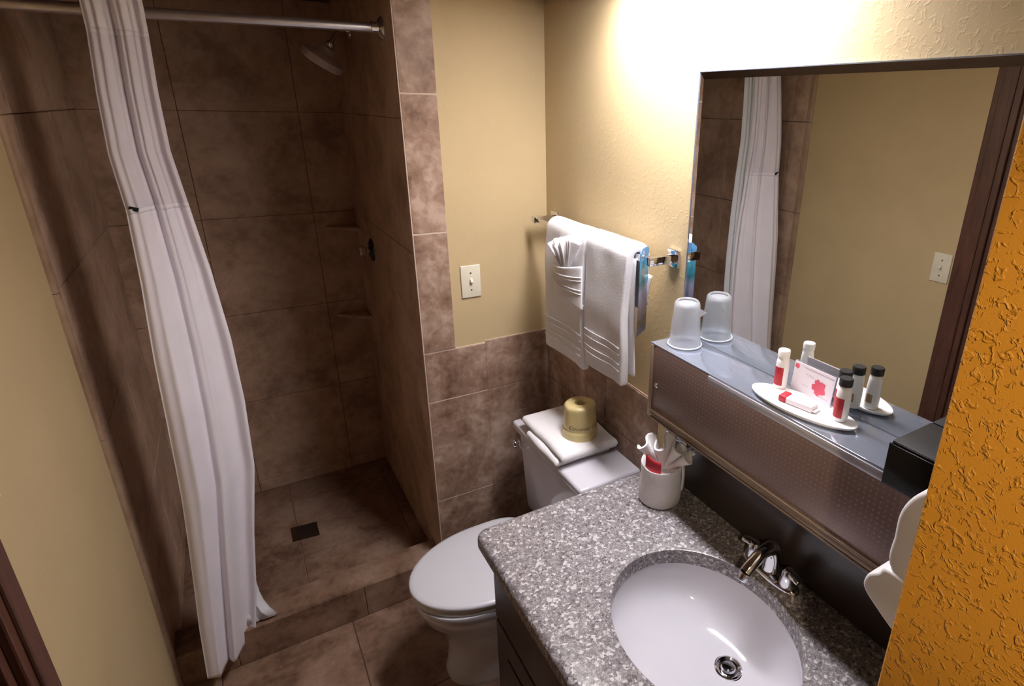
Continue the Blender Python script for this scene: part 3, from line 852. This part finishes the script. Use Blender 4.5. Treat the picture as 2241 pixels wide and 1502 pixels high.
# ------------------------------------------------------------------ vanity: cabinet, counter, sink, faucet
CX0, CY0, CY1 = -.581, -.716, PY_+.001
t_ = thing('vanity_cabinet', 'dark espresso vanity cabinet under the granite counter', 'cabinet', (-.28, -1.18, 0))
bm = bmesh.new()
box(bm, (-.545, -.770, .09), (-.004, -.752, ZC-.0405), .001); box(bm, (-.545, CY1+.004, .09), (-.004, CY1+.022, ZC-.0405), .001)
box(bm, (-.545, CY1+.022, .09), (-.527, -.770, ZC-.0405)); box(bm, (-.527, CY1+.022, .09), (-.004, -.770, .108))
obj('body', bm, M_esp, t_)
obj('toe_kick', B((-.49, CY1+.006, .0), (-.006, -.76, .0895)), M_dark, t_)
obj('drawer_front', B((-.5632, CY1+.012, .600), (-.5455, -.790, ZC-.050), .004), M_esp, t_)
for y0, y1 in ((-1.203, -.790), (CY1+.012, -1.209)):
    dd = obj('door', B((-.5632, y0, .10), (-.5455, y1, .590), .004), M_esp, t_)
    obj('door_panel', B((-.5662, y0+.07, .17), (-.5634, y1-.07, .52), .002), M_esp, dd)
    kn = obj('knob', L([(.006, 0), (.005, .012), (.013, .016), (.014, .024), (.004, .028)], (-.5632, (y0+.04 if y0 > -1.3 else y1-.04), .54), (-1, 0, 0), 20), M_bronze, dd)

# counter with an oval cut-out
SCX, SCY, SAX, SAY = -.2741, -1.2233, .1794, .2166
t_ = tag(bpy.data.objects.new('countertop', None), 'grey speckled granite counter with an oval sink cut-out', 'countertop'); COL.objects.link(t_)
t_.location = (-.29, -1.18, ZC-.04)
def rrect(x0, x1, y0, y1, r, n=10):
    pts = []
    for cx, cy, a0 in ((x1-r, y1-r, 0), (x0+r, y1-r, 90), (x0+r, y0+r, 180), (x1-r, y0+r, 270)):
        for k in range(n+1):
            a = R(a0+90*k/n); pts.append((cx+r*math.cos(a), cy+r*math.sin(a), math.cos(a), math.sin(a)))
    out = []
    for i, p in enumerate(pts):
        q = pts[(i+1) % len(pts)]; out.append(p)
        ln_ = math.hypot(q[0]-p[0], q[1]-p[1]); m = int(ln_/.02)
        for k in range(1, m):
            s = k/m; out.append((p[0]+(q[0]-p[0])*s, p[1]+(q[1]-p[1])*s, p[2], p[3]))
    return out
RP = rrect(CX0, -.0005, CY1, CY0, .032)
bm = bmesh.new()
TH = .040; RE = .016
prof_o = [(.006, -TH)] + [(0, -TH+.006)] + [(RE*(1-math.sin(a)), -RE*(1-math.cos(a))) for a in [PI/2*(1-k/6) for k in range(7)]] + [(RE+.003, 0), (RE+.012, 0)]
ang_ = [math.atan2((p[1]-SCY)/SAY, (p[0]-SCX)/SAX) for p in RP]
rings = []
rings.append([(SCX+SAX*math.cos(a), SCY+SAY*math.sin(a), ZC-TH) for a in ang_])
for ins, dz in prof_o: rings.append([(p[0]-p[2]*ins, p[1]-p[3]*ins, ZC+dz) for p in RP])
rings.append([(SCX+(SAX+.004)*math.cos(a), SCY+(SAY+.004)*math.sin(a), ZC) for a in ang_])
rings.append([(SCX+(SAX+.0008)*math.cos(a), SCY+(SAY+.0008)*math.sin(a), ZC-.0015) for a in ang_])
rings.append([(SCX+SAX*math.cos(a), SCY+SAY*math.sin(a), ZC-.005) for a in ang_])
rs = [[bm.verts.new(p) for p in r_] for r_ in rings]; rs.append(rs[0])
n = len(RP)
for p_, q_ in zip(rs, rs[1:]):
    for i in range(n): bm.faces.new((p_[i], p_[(i+1) % n], q_[(i+1) % n], q_[i]))
obj('slab', bm, M_granite, t_, angle=40)
obj('backsplash', B((-.014, CY1, ZC+.0002), (-.0005, -.790, SZB-.001), .002), plain('dark brown panel', (58, 48, 44), .3), t_, label='dark brown backsplash panel')  # even dark brown from the counter up to the shelf

t_ = thing('sink', 'white oval undermount sink in the granite counter', 'sink', (SCX, SCY, ZC-.2))
bm = bmesh.new(); NSK = 96
def ell(k, z, ox=0., oy=0.): return [(SCX+ox+SAX*k*math.cos(2*PI*i/NSK), SCY+oy+SAY*k*math.sin(2*PI*i/NSK), z) for i in range(NSK)]
zt = ZC-TH-.0006
DCX, DCY = .082, -.026        # drain offset from the bowl centre
rg = [ell(1.10, zt-.012), ell(1.10, zt), ell(1.012, zt), ell(1.004, zt-.006)]
for k in range(1, 15):
    a = k/14*PI/2; sc = max(.15, math.cos(a)**.72); dz = math.sin(a)**1.25*.110
    m = 1-sc
    rg.append(ell(sc, zt-.006-dz, DCX*m, DCY*m))
loft(bm, rg, cap0=False, cap1=False)
o = obj('basin', bm, M_porc, t_, angle=50)
DZ_ = zt-.006-.110
dc = Vector((SCX+DCX*.85, SCY+DCY*.85, DZ_))
dn = obj('drain', L([(.032, -.004), (.030, .0025), (.0265, .004), (.021, .002), (.0185, -.006)], dc, seg=40), M_chrome, t_)
obj('stopper', L([(.017, -.006), (.017, .003), (.014, .0065), (.005, .008)], dc, seg=32), M_chrome, dn)

FXC, FYC = -.056, -1.2035
t_ = thing('faucet', 'chrome two-handle faucet behind the sink', 'faucet', (FXC, FYC, ZC))
bm = bmesh.new()
def lz(k, z): return [(FXC+.026*k*math.copysign(abs(math.cos(a))**.8, math.cos(a)), FYC+.080*k*math.copysign(abs(math.sin(a))**.8, math.sin(a)), z) for a in [2*PI*i/48 for i in range(48)]]
obj('base_plate', loft(bm, [lz(1, ZC+.0003), lz(1, ZC+.008), lz(.95, ZC+.013), lz(.8, ZC+.016)]), M_chrome, t_, angle=50)
sp = smooth_path([(FXC+.002, FYC, ZC+.012), (FXC+.004, FYC, ZC+.050), (FXC-.006, FYC, ZC+.076), (FXC-.032, FYC, ZC+.078), (FXC-.064, FYC-.001, ZC+.062), (FXC-.084, FYC-.001, ZC+.046)], 8)
rads = [.021-.0065*min(1, i/24) for i in range(len(sp))]
spt = obj('spout', tube(bmesh.new(), sp, rads, 24), M_chrome, t_, angle=60)
obj('aerator', L([(.0125, -.012), (.0135, -.010), (.0135, .006)], (FXC-.087, FYC-.001, ZC+.040), (.55, 0, .83), 24), M_chrome, spt)
for s in (1, -1):
    hb = obj('handle', L([(.020, .0), (.020, .010), (.016, .024), (.015, .034), (.010, .041), (.003, .043)], (FXC, FYC+s*.051, ZC+.012), seg=32), M_chrome, t_)
    pts = smooth_path([(FXC, FYC+s*.048, ZC+.046), (FXC-.002, FYC+s*.066, ZC+.047), (FXC-.004, FYC+s*.084, ZC+.043)], 6)
    n_ = len(pts)
    obj('lever', tube(bmesh.new(), pts, [.008+.004*math.sin(PI*i/(n_-1)*.8) if i < n_-1 else .007 for i in range(n_)], 16, .62), M_chrome, hb, angle=60)
obj('lift_rod', tube(bmesh.new(), [(FXC+.024, FYC, ZC+.012), (FXC+.026, FYC, ZC+.07)], .003, 10), M_chrome, t_)

# ------------------------------------------------------------------ wrapped washcloth standing on the counter
WC = Vector((-.103, -.852, ZC+.0004))
t_ = thing('wrapped_washcloth', 'white washcloth rolled upright with a ruffled top on the counter under the shelf', 'washcloth', WC)
bm = bmesh.new(); rings = []
for z, k in ((0, .92), (.004, .99), (.03, 1.03), (.06, .99), (.09, .97), (.112, 1.0), (.118, .985), (.1175, .94), (.110, .88), (.104, .5), (.103, .1)):
    rings.append([(WC.x+.0555*k*(1+.02*math.sin(3*a+z*20))*math.cos(a), WC.y+.0555*k*(1+.02*math.cos(2*a+z*30))*math.sin(a), WC.z+z*(1+.05*math.sin(a+1.2))) for a in [2*PI*i/64 for i in range(64)]])
loft(bm, rings)
obj('roll', bm, M_terry, t_, angle=60)
fs_, fu_, fn_ = Vector((.77, -.64, 0)), Vector((0, 0, 1)), Vector((-.55, -.64, -.54))
def rf(u, v):
    a = -.60+1.62*u; n_ = 3.8
    ph = 2*PI*n_*u+.7*math.sin(u*6+.5)
    w_ = v**1.15; R_ = .104*(1+.07*math.sin(u*13+1))*(1-.12*u)
    d_ = fs_*math.sin(a)+fu_*math.cos(a); tn = fs_*math.cos(a)-fu_*math.sin(a)
    return WC+Vector((-.004, -.008, .090)) + d_*(R_*(.10+.90*v)) + fn_*(.022*w_*math.sin(ph)+.004*v*v) + tn*(-.007*w_*math.sin(2*ph))
o = obj('ruffle', grid(bmesh.new(), rf, 170, 16), M_terry, t_, angle=180)
mod(o, 'SOLIDIFY', thickness=.0048, offset=0); mod(o, 'BEVEL', width=.002, segments=2, limit_method='ANGLE', angle_limit=R(60))
bm = bmesh.new()
def rl(u, v):
    a = R(168)+R(62)*u; r_ = .047
    return (WC.x+r_*math.cos(a), WC.y+r_*math.sin(a), WC.z+.112+.040*v-.012*u)
grid(bm, rl, 12, 4); o = obj('label_card', bm, M_redd, t_, label='red card tucked in the rim'); mod(o, 'SOLIDIFY', thickness=.001, offset=0)
def fp(u, v):
    a = R(-62)+R(26)*u; r_ = .0590+.002*math.sin(v*3)
    return (WC.x+r_*math.cos(a), WC.y+r_*math.sin(a), WC.z+.125-.078*v-.01*u)
o = obj('flap', grid(bmesh.new(), fp, 8, 12), M_terry, t_, angle=180); mod(o, 'SOLIDIFY', thickness=.005, offset=0)

# ------------------------------------------------------------------ cup on the shelf
CU = Vector((-.058, -.856, ZS+.0006))
t_ = thing('plastic_cup', 'frosted plastic cup upside down at the left end of the mirror shelf', 'cup', CU)
bm = bmesh.new()
po = [(.0405, 0), (.0415, .002), (.0405, .006), (.0385, .008), (.0365, .040), (.0335, .080), (.0315, .104), (.0295, .112), (.0255, .116)]
pi_ = [(.022, .113), (.0225, .108), (.0275, .106), (.030, .100), (.0345, .045), (.037, .010), (.0385, .001)]
lathe(bm, po+pi_, CU, (0, 0, 1), 56, cap0=False, cap1=False)
vs_ = [v for v in bm.verts]
obj('body', bm, M_cup, t_, angle=50)
obj('base_disc', L([(.0225, .107), (.0225, .1095), (.012, .1100)], CU, seg=40), M_cup, t_)
bm = bmesh.new(); tube(bm, [(CU.x+.0415*math.cos(a), CU.y+.0415*math.sin(a), CU.z+.004) for a in [2*PI*i/48 for i in range(49)]], .0016, 8)
obj('rim', bm, plain('milky plastic', (226, 230, 238), .3), t_)
# clinging film corner
bm = bmesh.new()
v_ = [bm.verts.new(CU+Vector(p)) for p in ((.016, -.030, .100), (.024, -.046, .094), (.014, -.034, .080), (.015, -.0305, .090))]
bm.faces.new(v_); o = obj('film_corner', bm, M_cup, t_, smooth=False); mod(o, 'SOLIDIFY', thickness=.0006)

# ------------------------------------------------------------------ amenity plate
PC = Vector((-.0725, -1.230, ZS+.0004)); PA = R(7)
t_ = thing('amenity_tray', 'oval white tray holding soap and bottles on the mirror shelf', 'tray', PC)
bm = bmesh.new(); rings = []
def po_(k, z, ko=0): 
    out = []
    for i in range(72):
        a = 2*PI*i/72; x, y = (.0455*k)*math.cos(a), (.1150*k)*math.sin(a)
        out.append((PC.x+x*math.cos(PA)-y*math.sin(PA), PC.y+x*math.sin(PA)+y*math.cos(PA), PC.z+z))
    return out
loft(bm, [po_(.84, 0), po_(.97, .005), po_(1.0, .0088), po_(.995, .0100), po_(.97, .0100), po_(.90, .0075), po_(.2, .0072)])
obj('dish', bm, M_bottle, t_, angle=60)
def bottle(x, y, cap, h, label, redang, z=PC.z+.0076, red=True):
    t_ = thing('shampoo_bottle', label, 'bottle', (x, y, z), 'small toiletry bottles on the tray')
    o = Vector((x, y, z)); hc_ = h-.016
    obj('body', L([(.0105, 0), (.0132, .001), (.0136, .004), (.0136, hc_*.62), (.0128, hc_*.82), (.0112, hc_), (.0100, hc_+.001)], o, seg=40), M_bottle, t_, angle=50)
    obj('cap', L([(.0108, hc_+.0005), (.0122, hc_+.0012), (.0124, h-.002), (.0112, h)], o, seg=40), cap, t_, label='black flip cap' if cap is M_blackm else None)
    bm = bmesh.new()
    def f(u, v):
        a = redang+R(-46)+R(92)*u
        return (x+.01385*math.cos(a), y+.01385*math.sin(a), z+.008+.040*v)
    grid(bm, f, 14, 4)
    if red: ob = obj('front_label', bm, M_red, t_, label='red paper label')
    else:
        bm.free()
    bm = bmesh.new()
    def f2(u, v):
        a = redang+PI+R(-28)+R(56)*u
        return (x+.01385*math.cos(a), y+.01385*math.sin(a), z+.014+.018*v)
    grid(bm, f2, 10, 3); obj('back_label', bm, M_tan, t_, label='small tan back label')
vang = lambda x, y: math.atan2(-1.88-y, -.96-x)
bottle(-.0450, -1.1500, M_bottle, .084, 'small white bottle with white cap and red label at the left of the tray', vang(-.045, -1.15)+.55*-1)
bottle(-.0540, -1.3040, M_blackm, .086, 'small white bottle with black cap at the front right of the tray', vang(-.054, -1.304)-.6)
bottle(-.0265, -1.2830, M_blackm, .086, 'small white bottle with black cap behind the other black-capped one, next to the mirror', vang(-.03, -1.28)-.6)
# tent card
t_ = thing('tent_card', 'white card with a red flower print standing between the bottles', 'card', (-.028, -1.212, PC.z+.0076))
y0, y1, z0 = -1.166, -1.264, PC.z+.0080
def slab(xa, xb, lean=.006, z1=z0+.062):
    bm = bmesh.new(); v = []
    for x in (xa, xb):
        v += [bm.verts.new((x, y0, z0)), bm.verts.new((x, y1, z0)), bm.verts.new((x+lean, y1, z1)), bm.verts.new((x+lean, y0, z1))]
    for f in ((0, 1, 2, 3), (7, 6, 5, 4), (0, 4, 5, 1), (1, 5, 6, 2), (2, 6, 7, 3), (3, 7, 4, 0)): bm.faces.new([v[i] for i in f])
    return bm
obj('card_sheet', slab(-.0320, -.0310), M_paper, t_, smooth=False)
obj('acrylic_holder', slab(-.0306, -.0286, .006, z0+.064), M_acryl, t_, smooth=False)
def flower(cy, cz, r, sd):
    bm = bmesh.new(); out = []
    for k in range(60):
        a = 2*PI*k/60; rr_ = r*(.66+.34*abs(math.cos(2.5*a+sd))**.7+.05*math.sin(11*a))
        yy, zz = cy+rr_*math.cos(a), cz+rr_*math.sin(a)
        out.append(bm.verts.new((-.0323+.006*(zz-z0)/.062, yy, zz)))
    bm.faces.new(out); return bm
obj('flower_print', flower(-1.232, z0+.027, .0170, .4), M_pink, t_, smooth=False, label='large pale red flower')
obj('flower_print', flower(-1.173, z0+.053, .0060, 1.), M_pink, t_, smooth=False, label='small pale red flower')
for (ya, yb, zz, th) in ((-1.196, -1.216, .044, .0007), (-1.200, -1.240, .041, .0006), (-1.192, -1.208, .020, .0007), (-1.235, -1.258, .0105, .0006), (-1.190, -1.262, .0555, .0010)):
    x = -.0324+.006*zz/.062; bm = bmesh.new()
    v = [bm.verts.new((x, ya, z0+zz)), bm.verts.new((x, yb, z0+zz-.001)), bm.verts.new((x, yb, z0+zz-.001+th)), bm.verts.new((x, ya, z0+zz+th))]; bm.faces.new(v)
    obj('printed_line', bm, M_grayink, t_, smooth=False)
# soap bar
SC_ = Vector((-.0770, -1.2240, PC.z+.0080)); SA = R(-79)
t_ = thing('soap_bar', 'small wrapped white soap bar with a red band on the tray', 'soap', SC_)
def sb(lo, hi, bev):
    bm = B(lo, hi, bev, 3); bmesh.ops.rotate(bm, verts=bm.verts, cent=(0, 0, 0), matrix=Matrix.Rotation(SA, 3, 'Z')); bmesh.ops.translate(bm, verts=bm.verts, vec=SC_); return bm
obj('wrapper', sb((-.020, -.0135, .0), (.036, .0135, .0125), .0025), M_paper, t_)
obj('red_band', sb((-.036, -.0138, -.0000), (-.0195, .0138, .0128), .0026), M_red, t_, label='red wrapper end')
obj('end_fold', sb((.0355, -.011, .002), (.043, .011, .0042), .0006), M_paper, t_)

# ------------------------------------------------------------------ white dispenser on the hall wall's inner face
t_ = thing('wall_dispenser', 'white plastic wall dispenser beside the mirror, half hidden by the mustard wall', 'dispenser', (-.2, PY_, 1.24))
pf = [(PY_+.001, 1.372), (-1.592, 1.368), (-1.566, 1.348), (-1.549, 1.312), (-1.5475, 1.27), (-1.5545, 1.212), (PY_+.001, 1.19)]
pf = [(p.x, p.y) for p in smooth_path([(a_, b_, 0) for a_, b_ in pf], 6)]
obj('cover', prism(bmesh.new(), pf, 0, -.262, -.150, .006, 3), M_hair, t_, angle=50)
pf = [(PY_+.001, 1.208), (-1.556, 1.214), (-1.540, 1.199), (-1.526, 1.184), (-1.524, 1.160), (-1.548, 1.140), (-1.590, 1.118), (PY_+.001, 1.112)]
pf = [(p.x, p.y) for p in smooth_path([(a_, b_, 0) for a_, b_ in pf], 5)]
obj('tray', prism(bmesh.new(), pf, 0, -.266, -.146, .005, 3), M_hair, t_, angle=50)
obj('nozzle', L([(.010, 0), (.010, .018), (.014, .020)], (-.206, -1.555, 1.115), seg=20), M_plas_g, t_)
